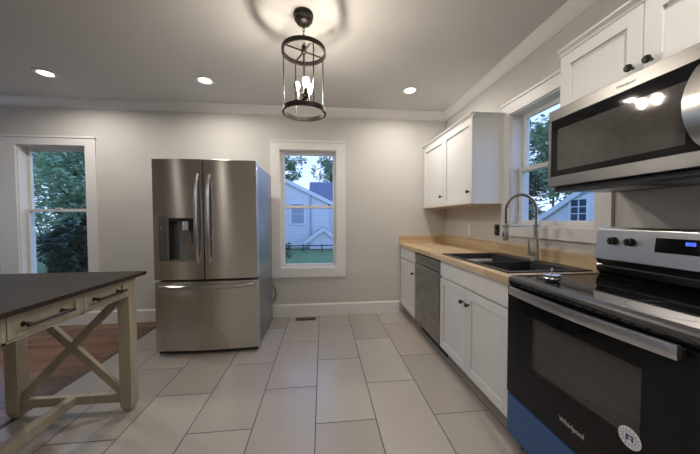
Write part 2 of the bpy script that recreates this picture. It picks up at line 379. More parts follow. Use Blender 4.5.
def leafy(name, x, y, h, crown, n, leafm, label, cat='tree', seed=0, trunk=.12, group=None, leaf=.16, z0=GZ, low=.25, flat=1.0):
    rnd = random.Random(seed); r = thing(name, (x, y, z0), label, cat, group)
    b = MB(); tips = []
    if trunk:
        bend = [Vector((x + rnd.uniform(-.04, .04) * h * t, y + rnd.uniform(-.04, .04) * h * t, z0 + h * .8 * t)) for t in (0, .25, .5, .75, 1)]
        b.tube(bend, [trunk, trunk * .8, trunk * .6, trunk * .4, trunk * .15], 8)
        for k in range(9):
            t = rnd.uniform(low, .95); i = min(int(t * 4), 3); p = bend[i].lerp(bend[i + 1], t * 4 - i)
            a = rnd.uniform(0, 2 * PI); L = crown * rnd.uniform(.5, .95)
            q = p + Vector((math.cos(a) * L, math.sin(a) * L, L * rnd.uniform(.1, .7)))
            mid = p.lerp(q, .5) + Vector((0, 0, -.08 * L)); b.tube([p, mid, q], [trunk * .35, trunk * .22, trunk * .07], 6); tips += [q, mid]
        b.build('trunk', 'bark', r, smooth=True)
    else:
        for k in range(6):
            a = rnd.uniform(0, 2 * PI); q = Vector((x + math.cos(a) * crown * .6, y + math.sin(a) * crown * .6, z0 + h * rnd.uniform(.6, .95)))
            b.tube([(x, y, z0), (x * .5 + q.x * .5, y * .5 + q.y * .5, z0 + h * .45), q], [.03, .02, .008], 6)
        b.build('stem', 'bark', r, smooth=True)
    b = MB(); zc = z0 + h * (low + 1) / 2; hz = h * (1 - low) / 2 * 1.05
    cl = [(Vector((x, y, zc)) + Vector((rnd.gauss(0, .38) * crown, rnd.gauss(0, .38) * crown, rnd.gauss(0, .45) * hz)), rnd.uniform(.2, .42) * crown) for _ in range(26)] + [(t, .3 * crown) for t in tips]
    for k in range(n):
        c, rad = rnd.choice(cl); v = Vector((rnd.gauss(0, 1), rnd.gauss(0, 1), rnd.gauss(0, .8))).normalized() * rad * rnd.uniform(.5, 1.05)
        p = c + v
        if p.z < z0 + .05: p.z = z0 + rnd.uniform(.05, .3)
        nrm = Vector((rnd.gauss(0, .5), rnd.gauss(0, .5), 1)).normalized(); t = nrm.cross(Vector((rnd.gauss(0, 1), rnd.gauss(0, 1), .1))).normalized(); s = nrm.cross(t)
        L = leaf * rnd.uniform(.6, 1.2)
        vs_ = [b.bm.verts.new(p + q) for q in (-t * L * .5, s * L * .28, t * L * .55 - nrm * L * .12, -s * L * .28)]
        b.bm.faces.new(vs_)
    o_ = b.build('foliage', leafm, r); return r

# trees seen through the twin window at the left
T = [(-5.6, 7.2, 5.5, 1.4, 6500, 'leaf_green', 'tall green tree outside the left window, its trunk left of centre', 1),
     (-11.8, 15.6, 8.5, 2.5, 9000, 'leaf_green', 'light green tree further off behind the left window', 2),
     (-11.6, 9.4, 7, 1.7, 3600, 'leaf_green', 'spreading green tree outside the far left window pane', 3),
     (-5.7, 13.2, 6.5, 1.5, 6500, 'leaf_green', 'green tree outside the left window, nearest the neighbouring white house', 4),
     (-17.5, 20, 11, 4.2, 8000, 'leaf_green', 'tallest tree far back in the left window', 5)]
for x, y, h, c, n_, lm, lb, sd in T: leafy('tree', x, y, h, c, n_, lm, lb, seed=sd, low=.12, leaf=.15 if y < 13.3 else .24 if y < 16 else .4, group='trees outside the left window')
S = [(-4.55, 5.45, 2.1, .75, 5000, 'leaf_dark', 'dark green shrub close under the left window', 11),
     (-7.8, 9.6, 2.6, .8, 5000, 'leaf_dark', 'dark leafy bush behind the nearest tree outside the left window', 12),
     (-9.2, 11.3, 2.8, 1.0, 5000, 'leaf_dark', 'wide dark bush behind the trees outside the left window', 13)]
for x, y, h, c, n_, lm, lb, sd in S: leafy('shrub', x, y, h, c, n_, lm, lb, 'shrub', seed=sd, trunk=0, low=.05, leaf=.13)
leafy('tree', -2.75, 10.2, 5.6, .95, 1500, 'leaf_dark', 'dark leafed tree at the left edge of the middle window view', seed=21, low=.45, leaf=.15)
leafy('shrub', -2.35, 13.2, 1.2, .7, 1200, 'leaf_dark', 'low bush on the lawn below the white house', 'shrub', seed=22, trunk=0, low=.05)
for k, (x, y, h, lb) in enumerate([(-4.2, 35, 12, 'hazy tree behind the white house, left in the middle window'), (1.4, 37, 13, 'hazy tree behind the white house, right in the middle window'), (7.0, 37, 12, 'tall thin tree far right behind the blue roof')]):
    leafy('tree', x, y, h, 2.3, 3000, 'leaf_green', lb, seed=30 + k, leaf=.4, low=.3, group='far trees beyond the white house')

# white house in the middle window: gable end towards us
def house(name, label, ridge_x, y0, y1, half, eave, ridge, swap=False, win=None):
    def P(a, b_): return (a, b_)
    cx = (ridge_x, (y0 + y1) / 2, GZ) if not swap else ((y0 + y1) / 2, ridge_x, GZ)
    r = thing(name, cx, label, 'house'); ax = 'y' if not swap else 'x'
    poly = [(ridge_x - half, GZ), (ridge_x + half, GZ), (ridge_x + half, eave), (ridge_x, ridge), (ridge_x - half, eave)]
    MB().prism(poly, ax, y0, y1).build('wall', 'siding_boards' if not swap else 'siding_boards_side', r)
    k = (ridge - eave) / half; t = .16; ov = .35
    for sg in (-1, 1):
        e = ridge_x + sg * (half + ov); ez = eave - k * ov
        MB().prism([(ridge_x, ridge + .02), (e, ez + .02), (e, ez + t), (ridge_x, ridge + t + .02)], ax, y0 - .08, y1 + .08).build('roof', 'roof_shingle', r)
        MB().prism([(ridge_x, ridge - .10), (e, ez - .10), (e, ez + t), (ridge_x, ridge + t)], ax, y0 - .13, y0 - .08).build('fascia', 'siding_white', r)
    return r
h1 = house('house', 'white clapboard house with a sloping gable seen through the middle window', -4.2, 18, 24, 4.6, 2.35, 4.62)
def hwin(r, u, z, wd, ht, y, swap=False, nx=2, nz=2, frame='siding_white', pane='pane_dark'):
    def B(b, a, c, d0, d1, p, q): return b.box(a, c, y + d0, y + d1, p, q) if not swap else b.box(y + d0, y + d1, a, c, p, q)
    b = MB(); f = .09
    B(b, u - wd / 2 - f, u - wd / 2, -.06, 0, z - f, z + ht + f); B(b, u + wd / 2, u + wd / 2 + f, -.06, 0, z - f, z + ht + f)
    B(b, u - wd / 2, u + wd / 2, -.06, 0, z - f, z); B(b, u - wd / 2, u + wd / 2, -.06, 0, z + ht, z + ht + f)
    for i in range(1, nx): B(b, u - wd / 2 + wd * i / nx - .018, u - wd / 2 + wd * i / nx + .018, -.045, -.01, z, z + ht)
    for i in range(1, nz): B(b, u - wd / 2, u + wd / 2, -.045, -.01, z + ht * i / nz - .018, z + ht * i / nz + .018)
    o = b.build('window_frame', frame, r); g = MB(); B(g, u - wd / 2, u + wd / 2, -.012, 0, z, z + ht); g.build('pane', pane, o)
hwin(h1, -1.60, .95, .80, 1.25, 18, nz=2, nx=1, pane='shutter_gray')
b = MB(); b.box(-.80, -.72, 17.9, 18, GZ, 2.9); b.build('downspout', 'shutter_gray', h1)
h3 = house('garage', 'long low neighbour building with a blue-grey roof behind the white house', 29.2, -1.2, 9.5, 3.0, 2.9, 5.0, swap=True)
# small shed with white gable, low at the right of the view
h4 = house('shed', 'small white gabled shed with dark roof low on the right of the lawn', .05, 16.6, 17.5, .82, -.0, .60)
fr_ = thing('fence', (0, 15.4, GZ), 'low dark post and rail fence along the far edge of the lawn', 'fence')
for k in range(9): MB().box(-4.2 + k * 1.03, -4.2 + k * 1.03 + .08, 15.36, 15.43, GZ, -.18).build('post', 'fence_gray', fr_)
for z in (GZ + .10, -.30): MB().box(-4.3, 4.3, 15.43, 15.47, z, z + .07).build('rail', 'fence_gray', fr_)

# house and tree in the right window
h2 = house('house', 'white house with a small six pane window seen through the sink window', 9.4, 11, 19, 3.2, 1.20, 2.95, swap=True)
hwin(h2, 10.62, 1.13, .74, .90, 11, swap=True, nx=2, nz=3)
leafy('tree', 10.7, 15.6, 8.0, 2.0, 7000, 'leaf_green', 'full green tree seen in the upper sash above the sink', seed=41, trunk=.16, low=.10, leaf=.26)
leafy('tree', 20.8, 22.5, 13, 4.0, 7000, 'leaf_green', 'large hazy green tree rising behind the house in the sink window', seed=43, low=.1, leaf=.55)
leafy('tree', 7.9, 10.4, 4.2, 1.0, 4500, 'leaf_dark', 'darker tree beside the white house outside the sink window', seed=42, low=.15, leaf=.17)

# ================================================================== COUNTER RUN
Y0, Y1 = 1.358, D          # countertop from the range to the back wall
SK = (1.060, 1.600, 1.450, 2.305)   # sink outer
b = MB(); z0, z1 = .876, .914; h = (SK[0] + .012, SK[1] - .012, SK[2] + .012, SK[3] - .012)
xs = [XF, h[0], h[1], XW]; ys = [Y0, h[2], h[3], Y1 - .001]
for i in range(3):
    for j in range(3):
        if i == 1 and j == 1: continue
        b.box(xs[i], xs[i + 1], ys[j], ys[j + 1], z0, z1)
bmesh.ops.remove_doubles(b.bm, verts=b.bm.verts, dist=.0001)
dead = [f for f in b.bm.faces if sum(1 for e in f.edges if len(e.link_faces) > 2) >= 1 and abs(f.normal.z) < .5 and all(len(e.link_faces) > 2 or True for e in f.edges) and any(len(e.link_faces) == 4 or len(e.link_faces) == 3 for e in f.edges)]
ct = b.build('countertop', 'butcher_block'); tag(ct, 'butcher block wood countertop running from the range to the back wall', 'countertop')
bs = thing('backsplash', (XW - .01, 2.4, .914), 'low wooden backsplash strip along the wall behind the countertop', 'backsplash')
MB().box(XW - .021, XW - .001, Y0, D - .002, .9145, 1.012).build('side_strip', 'butcher_splash', bs, bevel=.002)
MB().box(XF + .004, XW - .0215, D - .021, D - .001, .9145, 1.012).build('end_strip', 'butcher_splash_back', bs, bevel=.002)

def shaker(y0, y1, z0, z1, x, parent, name='door', rail=.058, t=.02):
    """shaker front facing -X whose outer face is at x"""
    b = MB()
    b.box(x, x + t, y0, y0 + rail, z0, z1).box(x, x + t, y1 - rail, y1, z0, z1)
    b.box(x, x + t, y0 + rail, y1 - rail, z0, z0 + rail).box(x, x + t, y0 + rail, y1 - rail, z1 - rail, z1)
    b.box(x + .011, x + t, y0 + rail, y1 - rail, z0 + rail, z1 - rail)
    return b.build(name, 'cabinet_white', parent)
def slab(y0, y1, z0, z1, x, parent, name='drawer'):
    return MB().box(x, x + .02, y0, y1, z0, z1).build(name, 'cabinet_white', parent, bevel=.002)
def knob(x, y, z, parent, s=1.0):
    MB().lathe([(.006 * s, 0), (.005 * s, .012 * s), (.013 * s, .017 * s), (.016 * s, .023 * s), (.014 * s, .030 * s), (.006 * s, .033 * s)], (x, y, z), '-x', 16).build('knob', 'black_metal', parent, smooth=True)
def base_cab(y0, y1, label):
    r = thing('base_cabinet', ((XC + XW) / 2, (y0 + y1) / 2, 0), label, 'cabinet', None)
    b = MB(); X0 = XC + .021
    b.box(X0, XW - .002, y0 + .001, y0 + .02, .10, .8755).box(X0, XW - .002, y1 - .02, y1 - .001, .10, .8755).box(X0, XW - .002, y0 + .02, y1 - .02, .10, .12).box(XW - .02, XW - .002, y0 + .02, y1 - .02, .12, .8755)
    b.box(X0, X0 + .018, y0 + .02, y1 - .02, .12, .15).box(X0, X0 + .018, y0 + .02, y1 - .02, .70, .745).box(X0, X0 + .018, y0 + .02, y1 - .02, .845, .8755)
    b.build('body', 'cabinet_white', r)
    MB().box(XC + .075, XC + .09, y0 + .001, y1 - .001, 0, .10).build('toe_kick', 'toe_board', r)
    return r
c1 = base_cab(2.903, D - .001, 'narrow white base cabinet in the corner beyond the dishwasher')
slab(2.915, D - .012, .735, .868, XC, c1)
dd = shaker(2.915, D - .012, .115, .722, XC, c1); knob(XC, 2.955, .612, dd)
c2 = base_cab(1.372, 2.262, 'white sink base cabinet with two doors between range and dishwasher')
slab(1.380, 2.255, .735, .868, XC, c2, 'false_drawer_front')
dd = shaker(1.380, 1.8275, .115, .722, XC, c2); knob(XC, 1.79, .625, dd)
dd = shaker(1.8315, 2.255, .115, .722, XC, c2); knob(XC, 1.87, .625, dd)

# dishwasher
dw = thing('dishwasher', (1.3, 2.58, 0), 'stainless steel dishwasher under the wooden countertop', 'dishwasher')
MB().box(XC + .03, XW - .03, 2.268, 2.897, .10, .868).build('tub', 'black_plastic', dw)
door = MB().box(XC - .002, XC + .028, 2.268, 2.897, .115, .752).build('door', 'steel_film', dw, bevel=.004)
MB().box(XC + .004, XC + .028, 2.268, 2.897, .755, .792).build('pocket_handle', 'steel_dark', dw, bevel=.003)
cp = MB().box(XC - .002, XC + .028, 2.268, 2.897, .795, .855).build('control_strip', 'steel_dark', dw, bevel=.003)
for k in range(6): MB().box(XC - .003, XC - .001, 2.42 + k * .055, 2.445 + k * .055, .822, .828).build('button', 'black_plastic', cp)
MB().box(XC + .07, XC + .085, 2.268, 2.897, .0, .11).build('kick_plate', 'black_plastic', dw)

# sink
sk = thing('sink', ((SK[0] + SK[1]) / 2, (SK[2] + SK[3]) / 2, .914), 'black granite double bowl kitchen sink set in the wood countertop', 'sink')
bx0, bx1 = SK[0] + .035, 1.495; yd = 1.84
def bowl(y0, y1, depth):
    b = MB(); zt, zb = .918, .918 - depth; t = .008; s = .02
    o1 = [(bx0, y0), (bx1, y0), (bx1, y1), (bx0, y1)]; o2 = [(bx0 + s, y0 + s), (bx1 - s, y0 + s), (bx1 - s, y1 - s), (bx0 + s, y1 - s)]
    T_ = [b.bm.verts.new((*p, zt)) for p in o1]; Bt = [b.bm.verts.new((*p, zb)) for p in o2]
    for i in range(4): b.bm.faces.new((T_[i], Bt[i], Bt[(i + 1) % 4], T_[(i + 1) % 4]))
    b.bm.faces.new(Bt)
    o = b.build('bowl', 'sink_granite', sk)
    MB().lathe([(.045, 0), (.045, .003), (.035, .004), (.03, .001)], ((bx0 + bx1) / 2, (y0 + y1) / 2, zb + .0005), 'z', 20).build('drain', 'chrome', o, smooth=True)
bowl(yd + .02, SK[3] - .035, .22); bowl(SK[2] + .035, yd - .02, .20)
b = MB(); zz0, zz1 = .9145, .922
b.box(SK[0], bx0, SK[2], SK[3], zz0, zz1).box(bx1, SK[1], SK[2], SK[3], zz0, zz1).box(bx0, bx1, SK[2], SK[2] + .035, zz0, zz1).box(bx0, bx1, SK[3] - .035, SK[3], zz0, zz1).box(bx0, bx1, yd - .02, yd + .02, .90, .914)
b.build('rim', 'sink_granite', sk)

# faucet
fx, fy = 1.553, 1.83
fc = thing('faucet', (fx, fy, .922), 'brushed nickel spring pull-down faucet behind the sink', 'faucet')
MB().lathe([(.030, 0), (.030, .006), (.022, .012), (.0205, .02), (.0205, .11), (.017, .12), (.015, .20), (.015, .235), (.008, .24)], (fx, fy, .922), 'z', 24).build('body', 'nickel', fc, smooth=True)
ZA = 1.285; ra = .118
arc = [(fx, fy, 1.15), (fx, fy, 1.22), (fx, fy, ZA)] + [(fx - ra + ra * math.cos(a), fy, ZA + ra * math.sin(a)) for a in [k * PI / 16 for k in range(1, 17)]] + [(fx - 2 * ra, fy, ZA - .06), (fx - 2 * ra, fy, 1.17)]
MB().tube(arc, .0065, 12).build('hose', 'black_plastic', fc, smooth=True)
# coil spring following the hose
P = [Vector(p) for p in arc]; seglen = [0]
for a, c in zip(P, P[1:]): seglen.append(seglen[-1] + (c - a).length)
tot = seglen[-1]; pts = []; turns = 62; N = turns * 9
for k in range(N + 1):
    s = tot * k / N; i = max(j for j in range(len(P) - 1) if seglen[j] <= s + 1e-9); t = (s - seglen[i]) / max(seglen[i + 1] - seglen[i], 1e-6)
    p = P[i].lerp(P[i + 1], t); d = (P[i + 1] - P[i]).normalized(); n1 = Vector((0, 1, 0)); n2 = d.cross(n1)
    a = 2 * PI * turns * k / N; pts.append(p + (n1 * math.cos(a) + n2 * math.sin(a)) * .0105)
MB().tube(pts, .0021, 5).build('spring', 'nickel', fc, smooth=True)
hx = fx - 2 * ra
MB().lathe([(.010, 0), (.018, -.004), (.018, -.035), (.0205, -.045), (.0215, -.10), (.019, -.118), (.010, -.12)], (hx, fy, 1.192), 'z', 24).build('spray_head', 'nickel', fc, smooth=True)
MB().box(hx - .023, hx - .018, fy - .007, fy + .007, 1.102, 1.132).build('spray_button', 'black_plastic', fc, bevel=.002)
b = MB().tube([(fx, fy, 1.176), (hx, fy, 1.176)], .0045, 10); b.lathe([(.019, -.010), (.024, -.008), (.024, .008), (.019, .010)], (hx, fy, 1.176), 'z', 20); b.lathe([(.014, -.012), (.020, -.010), (.020, .010), (.014, .012)], (fx, fy, 1.176), 'z', 20)
b.build('docking_arm', 'nickel', fc, smooth=True)
b = MB().tube([(fx, fy, .975), (fx - .062, fy - .008, .975)], .0155, 16); b.build('valve', 'nickel', fc, smooth=True)
MB().tube([(fx - .055, fy - .008, .985), (fx - .060, fy - .008, 1.03), (fx - .066, fy - .008, 1.075)], [.007, .0055, .005], 10).build('lever', 'nickel', fc, smooth=True)

# ================================================================== UPPER CABINETS
XU = 1.3226
def upper(x0, y0, y1, z0, z1, label, doors, knobs, end_trim=True):
    r = thing('upper_cabinet', ((x0 + XW) / 2, (y0 + y1) / 2, z0), label, 'cabinet')
    MB().box(x0 + .021, XW - .001, y0, y1, z0, z1).build('body', 'cabinet_white', r)
    MB().box(x0 + .021, XW - .002, y0 + .001, y1 - .001, z0 - .004, z0 - .0005).build('underside', 'cabinet_under', r)
    MB().prism([(x0 + .020, z1 - .018), (x0 - .002, z1 - .018), (x0 - .004, z1 - .004), (x0 - .018, z1 + .008), (x0 - .020, z1 + .016), (x0 + .020, z1 + .016)], 'y', y0 - .020, y1).build('top_trim', 'cabinet_white', r)
    MB().prism([(y0, z1 - .018), (y0 - .004, z1 - .018), (y0 - .006, z1 - .004), (y0 - .018, z1 + .008), (y0 - .020, z1 + .016), (y0, z1 + .016)], 'x', x0 + .020, XW - .001).build('end_trim', 'cabinet_white', r)
    for (a, c), (ky, kz) in zip(doors, knobs):
        d = shaker(a, c, z0 + .003, z1 - .020, x0, r); knob(x0, ky, kz, d)
    return r
upper(XU, 2.292, D - .001, 1.366, 2.150, 'white upper cabinet in the corner above the wooden counter', [(2.296, 2.858), (2.862, D - .02)], [(2.335, 1.475), (2.905, 1.475)])
upper(1.290, .600, 1.372, 1.802, 2.116, 'white upper cabinet mounted above the microwave', [(.604, .984), (.988, 1.368)], [(.955, 1.853), (1.020, 1.853)])

# ================================================================== MICROWAVE
XM = 1.214
mw = thing('microwave', (1.43, .975, 1.395), 'stainless over-the-range microwave with dark window and curved handle', 'microwave')
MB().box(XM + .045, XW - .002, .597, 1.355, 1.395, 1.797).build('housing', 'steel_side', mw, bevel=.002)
MB().box(XM + .030, XW - .010, .605, 1.347, 1.372, 1.395).build('underside', 'black_plastic', mw, bevel=.003)
b = MB()
for k in range(2): b.box(XM + .09, XM + .28, .66 + k * .36, .94 + k * .36, 1.368, 1.3725)
b.build('grease_filter', 'steel_side', mw)
fy0, fy1 = .597, 1.355
b = MB(); b.box(XM, XM + .044, fy0, fy1, 1.742, 1.797).box(XM, XM + .044, fy0, fy1, 1.397, 1.449).box(XM, XM + .044, 1.338, fy1, 1.449, 1.742)
md = b.build('door', 'steel_dark', mw, bevel=.002)
MB().box(XM + .003, XM + .044, fy0, 1.3378, 1.4495, 1.7415).build('glass', 'black_glass', md)
# mesh screen area, a shade lighter, behind the dark border
mat('mw_screen', (.075, .068, .065), .05, spec=.5, noise=((2, 30, 30), (.085, .078, .075)))
MB().box(XM + .0022, XM + .004, .80, 1.300, 1.478, 1.690).build('screen', 'mw_screen', md)
hp = [(XM + .005 - .042 * math.sin(PI * k / 16) ** .6, .735, 1.462 + .271 * k / 16) for k in range(17)]
b = MB(); prevr = None
for (x, y, z) in hp:
    t_ = (z - 1.5975) / .1355; wd = .030 + .022 * (1 - t_ * t_)
    ring = [b.bm.verts.new(q) for q in ((x, y - wd, z), (x, y + wd, z), (x + .010, y + wd, z), (x + .010, y - wd, z))]
    if prevr:
        for k in range(4): b.bm.faces.new((prevr[k], prevr[(k + 1) % 4], ring[(k + 1) % 4], ring[k]))
    else: b.bm.faces.new(ring)
    prevr = ring
b.bm.faces.new(prevr)
b.build('handle', 'steel_light', md, smooth=True)
text('emblem', 'Whirlpool', .017, face_minus_x(XM - .0006, .985, 1.768), 'black_plastic', md)

# ================================================================== RANGE
XR = 0.996; ry0, ry1 = .593, 1.3545
rg = thing('range', (1.3, .974, 0), 'black and stainless electric range with glass cooktop and blue-filmed drawer', 'stove')
MB().box(XR + .03, XW - .03, ry0 + .004, ry1 - .004, .06, .912).build('body', 'black_enamel', rg)
for x in (XR + .07, XW - .08):
    for y in (ry0 + .04, ry1 - .04): MB().lathe([(.018, 0), (.018, .015), (.010, .02), (.010, .062)], (x, y, 0), 'z', 12).build('foot', 'black_plastic', rg)
# cooktop: thin glass plate with a rolled front edge
ck = MB().box(XR + .028, 1.545, ry0 + .002, ry1 - .006, .912, .9235).build('cooktop', 'black_glass', rg, bevel=.002)
mat('cooktop_frame', (.07, .07, .072), .3, spec=.4)
MB().prism([(XR - .002, .900), (XR - .002, .912), (XR + .004, .920), (XR + .024, .927), (XR + .027, .927), (XR + .027, .900)], 'y', ry0, ry1).build('front_trim', 'cooktop_frame', rg)
MB().box(XR + .028, 1.545, ry1 - .0055, ry1, .912, .9275).build('side_trim', 'steel_light', rg, bevel=.001)
mat('burner_ring', (.06, .06, .062), .25)
for (x, y, q) in ((1.16, 1.16, .095), (1.16, .78, .115), (1.42, 1.17, .08), (1.42, .78, .08)):
    MB().lathe([(q, 0), (q, .0003), (q - .003, .0003), (q - .003, 0)], (x, y, .9236), 'z', 48, closed=True).build('burner_ring', 'burner_ring', ck)
# front vent panel
MB().box(XR + .002, XR + .03, ry0 + .002, ry1 - .002, .876, .8995).build('front_panel', 'black_enamel', rg, bevel=.003)
b = MB()
for k in range(14): b.box(XR + .0005, XR + .003, ry0 + .10 + k * .042, ry0 + .128 + k * .042, .886, .889)
b.build('vent_slot', 'cooktop_frame', rg)
# oven door
b = MB(); z0, z1 = .302, .872; wy0, wy1, wz0, wz1 = .738, 1.215, .495, .758
xd0, xd1 = XR - .004, XR + .029
b.box(xd0 + .006, xd1, ry0 + .002, wy0, z0, z1).box(xd0 + .006, xd1, wy1, ry1 - .002, z0, z1).box(xd0 + .006, xd1, wy0, wy1, z0, wz0).box(xd0 + .006, xd1, wy0, wy1, wz1, z1)
od = b.build('oven_door', 'black_enamel', rg)
b = MB(); b.box(xd0, xd0 + .005, ry0 + .002, wy0, z0, z1).box(xd0, xd0 + .005, wy1, ry1 - .002, z0, z1).box(xd0, xd0 + .005, wy0, wy1, z0, wz0).box(xd0, xd0 + .005, wy0, wy1, wz1, z1)
b.build('door_glass', 'black_glass', od)
MB().box(xd0, xd0 + .005, wy0, wy1, wz0, wz1).build('window_pane', 'oven_glass', od)
MB().box(xd1 - .003, xd1, wy0 - .02, wy1 + .02, wz0 - .02, wz1 + .02).build('window_liner', 'oven_cavity', od)
b = MB().tube([(xd1 - .008, wy0 + .005, .572), (xd1 - .008, wy1 - .09, .572)], .0016, 6); b.tube([(xd1 - .008, wy0 + .005, .535), (xd1 - .008, wy1 - .09, .535)], .0016, 6); b.tube([(xd1 - .008, 1.056, .535), (xd1 - .008, 1.056, .745)], .0012, 6)
b.build('rack', 'rack_metal', od)
# handle: bowed flat bar on two posts
b = MB(); hy0, hy1 = .635, 1.305; K = 24; pr = None
for k in range(K + 1):
    t = k / K; y = hy0 + (hy1 - hy0) * t; s = 1 - (2 * t - 1) ** 2; x = XR - .034 - .022 * s
    ring = [b.bm.verts.new(q) for q in ((x, y, .840), (x - .003, y, .860), (x, y, .882), (x + .014, y, .880), (x + .014, y, .842))]
    if pr:
        for j in range(5): b.bm.faces.new((pr[j], pr[(j + 1) % 5], ring[(j + 1) % 5], ring[j]))
    else: b.bm.faces.new(ring)
    pr = ring
b.bm.faces.new(pr); hd = b.build('handle', 'steel_light', od, smooth=True)
for y in (hy0 + .012, hy1 - .012): MB().box(XR - .028, XR - .002, y - .011, y + .011, .845, .871).build('handle_post', 'black_plastic', hd, bevel=.002)
# storage drawer under blue protective film
MB().box(XR - .002, XR + .028, ry0 + .002, ry1 - .002, .075, .293).build('storage_drawer', 'blue_film', rg, bevel=.004)['label'] = 'storage drawer covered in blue protective film'
text('emblem', 'Whirlpool', .026, face_minus_x(xd0 - .0006, .972, .388), 'label_gray', od, bold=True)
# round sticker
st = MB().lathe([(.0335, 0), (.0335, .0006)], (xd0 - .0008, .766, .514), 'x', 40).build('sticker', 'sticker_white', od)
b = MB(); b.lathe([(.0200, 0), (.0200, .0004), (.0185, .0004), (.0185, 0)], (xd0 - .0013, .766, .514), 'x', 40, closed=True); b.build('sticker_ring', 'sticker_blue', st)
for k in range(16):
    a = k * 2 * PI / 16; b = MB()
    y, z = .766 + math.cos(a) * .0265, .514 + math.sin(a) * .0265
    if k == 0: bb = MB()
    bb.bar((xd0 - .0011, y - .0018 * math.sin(a) - .003 * math.cos(a), z + .0018 * math.cos(a) - .003 * math.sin(a)), (xd0 - .0011, y - .0018 * math.sin(a) + .003 * math.cos(a), z + .0018 * math.cos(a) + .003 * math.sin(a)), .0005, .0022, up=(0, -math.sin(a), math.cos(a)))
bb.build('sticker_lettering', 'sticker_blue', st)
b = MB(); b.box(xd0 - .0014, xd0 - .0009, .755, .777, .518, .524).box(xd0 - .0014, xd0 - .0009, .770, .777, .503, .524).box(xd0 - .0014, xd0 - .0009, .755, .760, .503, .524).box(xd0 - .0014, xd0 - .0009, .755, .777, .509, .512)
b.build('sticker_symbol', 'sticker_blue', st)
# backguard
b = MB(); b.prism([(1.535, .925), (1.515, .945), (1.508, .975), (1.516, .985), (1.508, 1.010), (1.53, 1.016), (1.605, 1.016), (1.605, .925)], 'y', ry0 + .004, ry1 - .004); b.build('riser', 'black_enamel', rg)
MB().box(1.506, 1.510, ry0 + .004, ry1 - .02, .974, .980).build('riser_highlight', 'cooktop_frame', rg)  # lighter strip that paints in the highlight line along the riser's ridge
bgx = lambda z: 1.497 + (z - 1.012) * .13
bk = MB().prism([(1.497, 1.012), (bgx(1.172), 1.172), (1.535, 1.182), (1.612, 1.182), (1.612, 1.012)], 'y', ry0, ry1).build('control_panel', 'steel_light', rg, bevel=.004)
def rknob(y, z):
    x = bgx(z)
    k = MB().lathe([(.021, 0), (.021, .006), (.018, .010), (.017, .022), (.013, .024)], (x, y, z), '-x', 24).build('knob', 'black_plastic', bk, smooth=True)
    MB().box(x - .031, x - .020, y - .0055, y + .0055, z - .018, z + .018).build('grip', 'black_plastic', k, bevel=.003)
for y in (1.262, 1.183, .765, .685): rknob(y, 1.112)
b = MB(); za, zb = 1.075, 1.140
b.hull8([(bgx(za) - .001, .845, za), (bgx(za) + .004, .845, za), (bgx(za) + .004, 1.085, za), (bgx(za) - .001, 1.085, za), (bgx(zb) - .001, .845, zb), (bgx(zb) + .004, .845, zb), (bgx(zb) + .004, 1.085, zb), (bgx(zb) - .001, 1.085, zb)])
dp = b.build('display', 'black_glass', bk)
text('clock_digits', '888', .022, face_minus_x(bgx(1.122) - .0018, .965, 1.120), 'display_blue', dp, bold=True)

# strainer basket lying on the cooktop
sb = thing('sink_strainer', (1.110, 1.205, .9240), 'small round chrome sink strainer resting on the black cooktop corner', 'strainer')
cx, cy, cz = 1.110, 1.205, .9241
MB().lathe([(.024, 0), (.032, .004), (.034, .016), (.031, .022), (.037, .028), (.037, .034), (.028, .036), (.010, .034)], (cx, cy, cz), 'z', 32).build('basket', 'chrome', sb, smooth=True)
MB().lathe([(.0035, .034), (.0035, .052), (.006, .054), (.006, .063), (.004, .064)], (cx, cy, cz), 'z', 16).build('post', 'chrome', sb, smooth=True)

# ================================================================== REFRIGERATOR
FX0, FX1, FY = -1.4955, -.599, 2.568
fg = thing('refrigerator', (-1.047, 2.95, 0), 'stainless french door refrigerator with water dispenser standing against the back wall', 'refrigerator')
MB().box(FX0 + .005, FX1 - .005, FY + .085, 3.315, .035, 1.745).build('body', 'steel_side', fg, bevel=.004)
for x in (FX0 + .06, FX1 - .06):
    for y in (FY + .14, 3.25): MB().lathe([(.02, 0), (.02, .036)], (x, y, 0), 'z', 12).build('foot', 'black_plastic', fg)
for x in (FX0 + .07, FX1 - .07): MB().box(x - .045, x + .045, FY + .03, FY + .16, 1.746, 1.768).build('hinge_cover', 'black_plastic', fg, bevel=.005)
def bow(x): t = (x - (FX0 + FX1) / 2) / ((FX1 - FX0) / 2); return FY - .022 * (1 - t * t)
def curved(x0, x1, z0, z1, back, n=14):
    xs = [x0 + (x1 - x0) * k / n for k in range(n + 1)]
    return [(x, bow(x)) for x in xs] + [(x1, back), (x0, back)]
def cdoor(x0, x1, z0, z1, name, hole=None):
    if not hole: return MB().prism(curved(x0, x1, z0, z1, FY + .078), 'z', z0, z1).build(name, 'steel', fg, bevel=.004, smooth=True)
    hx0, hx1, hz0, hz1 = hole; b = MB()
    b.prism(curved(x0, hx0, 0, 0, FY + .078), 'z', z0, z1); b.prism(curved(hx1, x1, 0, 0, FY + .078), 'z', z0, z1)
    b.prism(curved(hx0, hx1, 0, 0, FY + .078), 'z', z0, hz0); b.prism(curved(hx0, hx1, 0, 0, FY + .078), 'z', hz1, z1)
    return b.build(name, 'steel', fg, smooth=True)
XS = -1.058
HO = (-1.362, -1.128, .855, 1.245)
dl = cdoor(FX0, XS - .003, .693, 1.768, 'door', HO); dr = cdoor(XS + .003, FX1, .693, 1.768, 'door')
fz = cdoor(FX0, FX1, .043, .672, 'freezer_drawer')
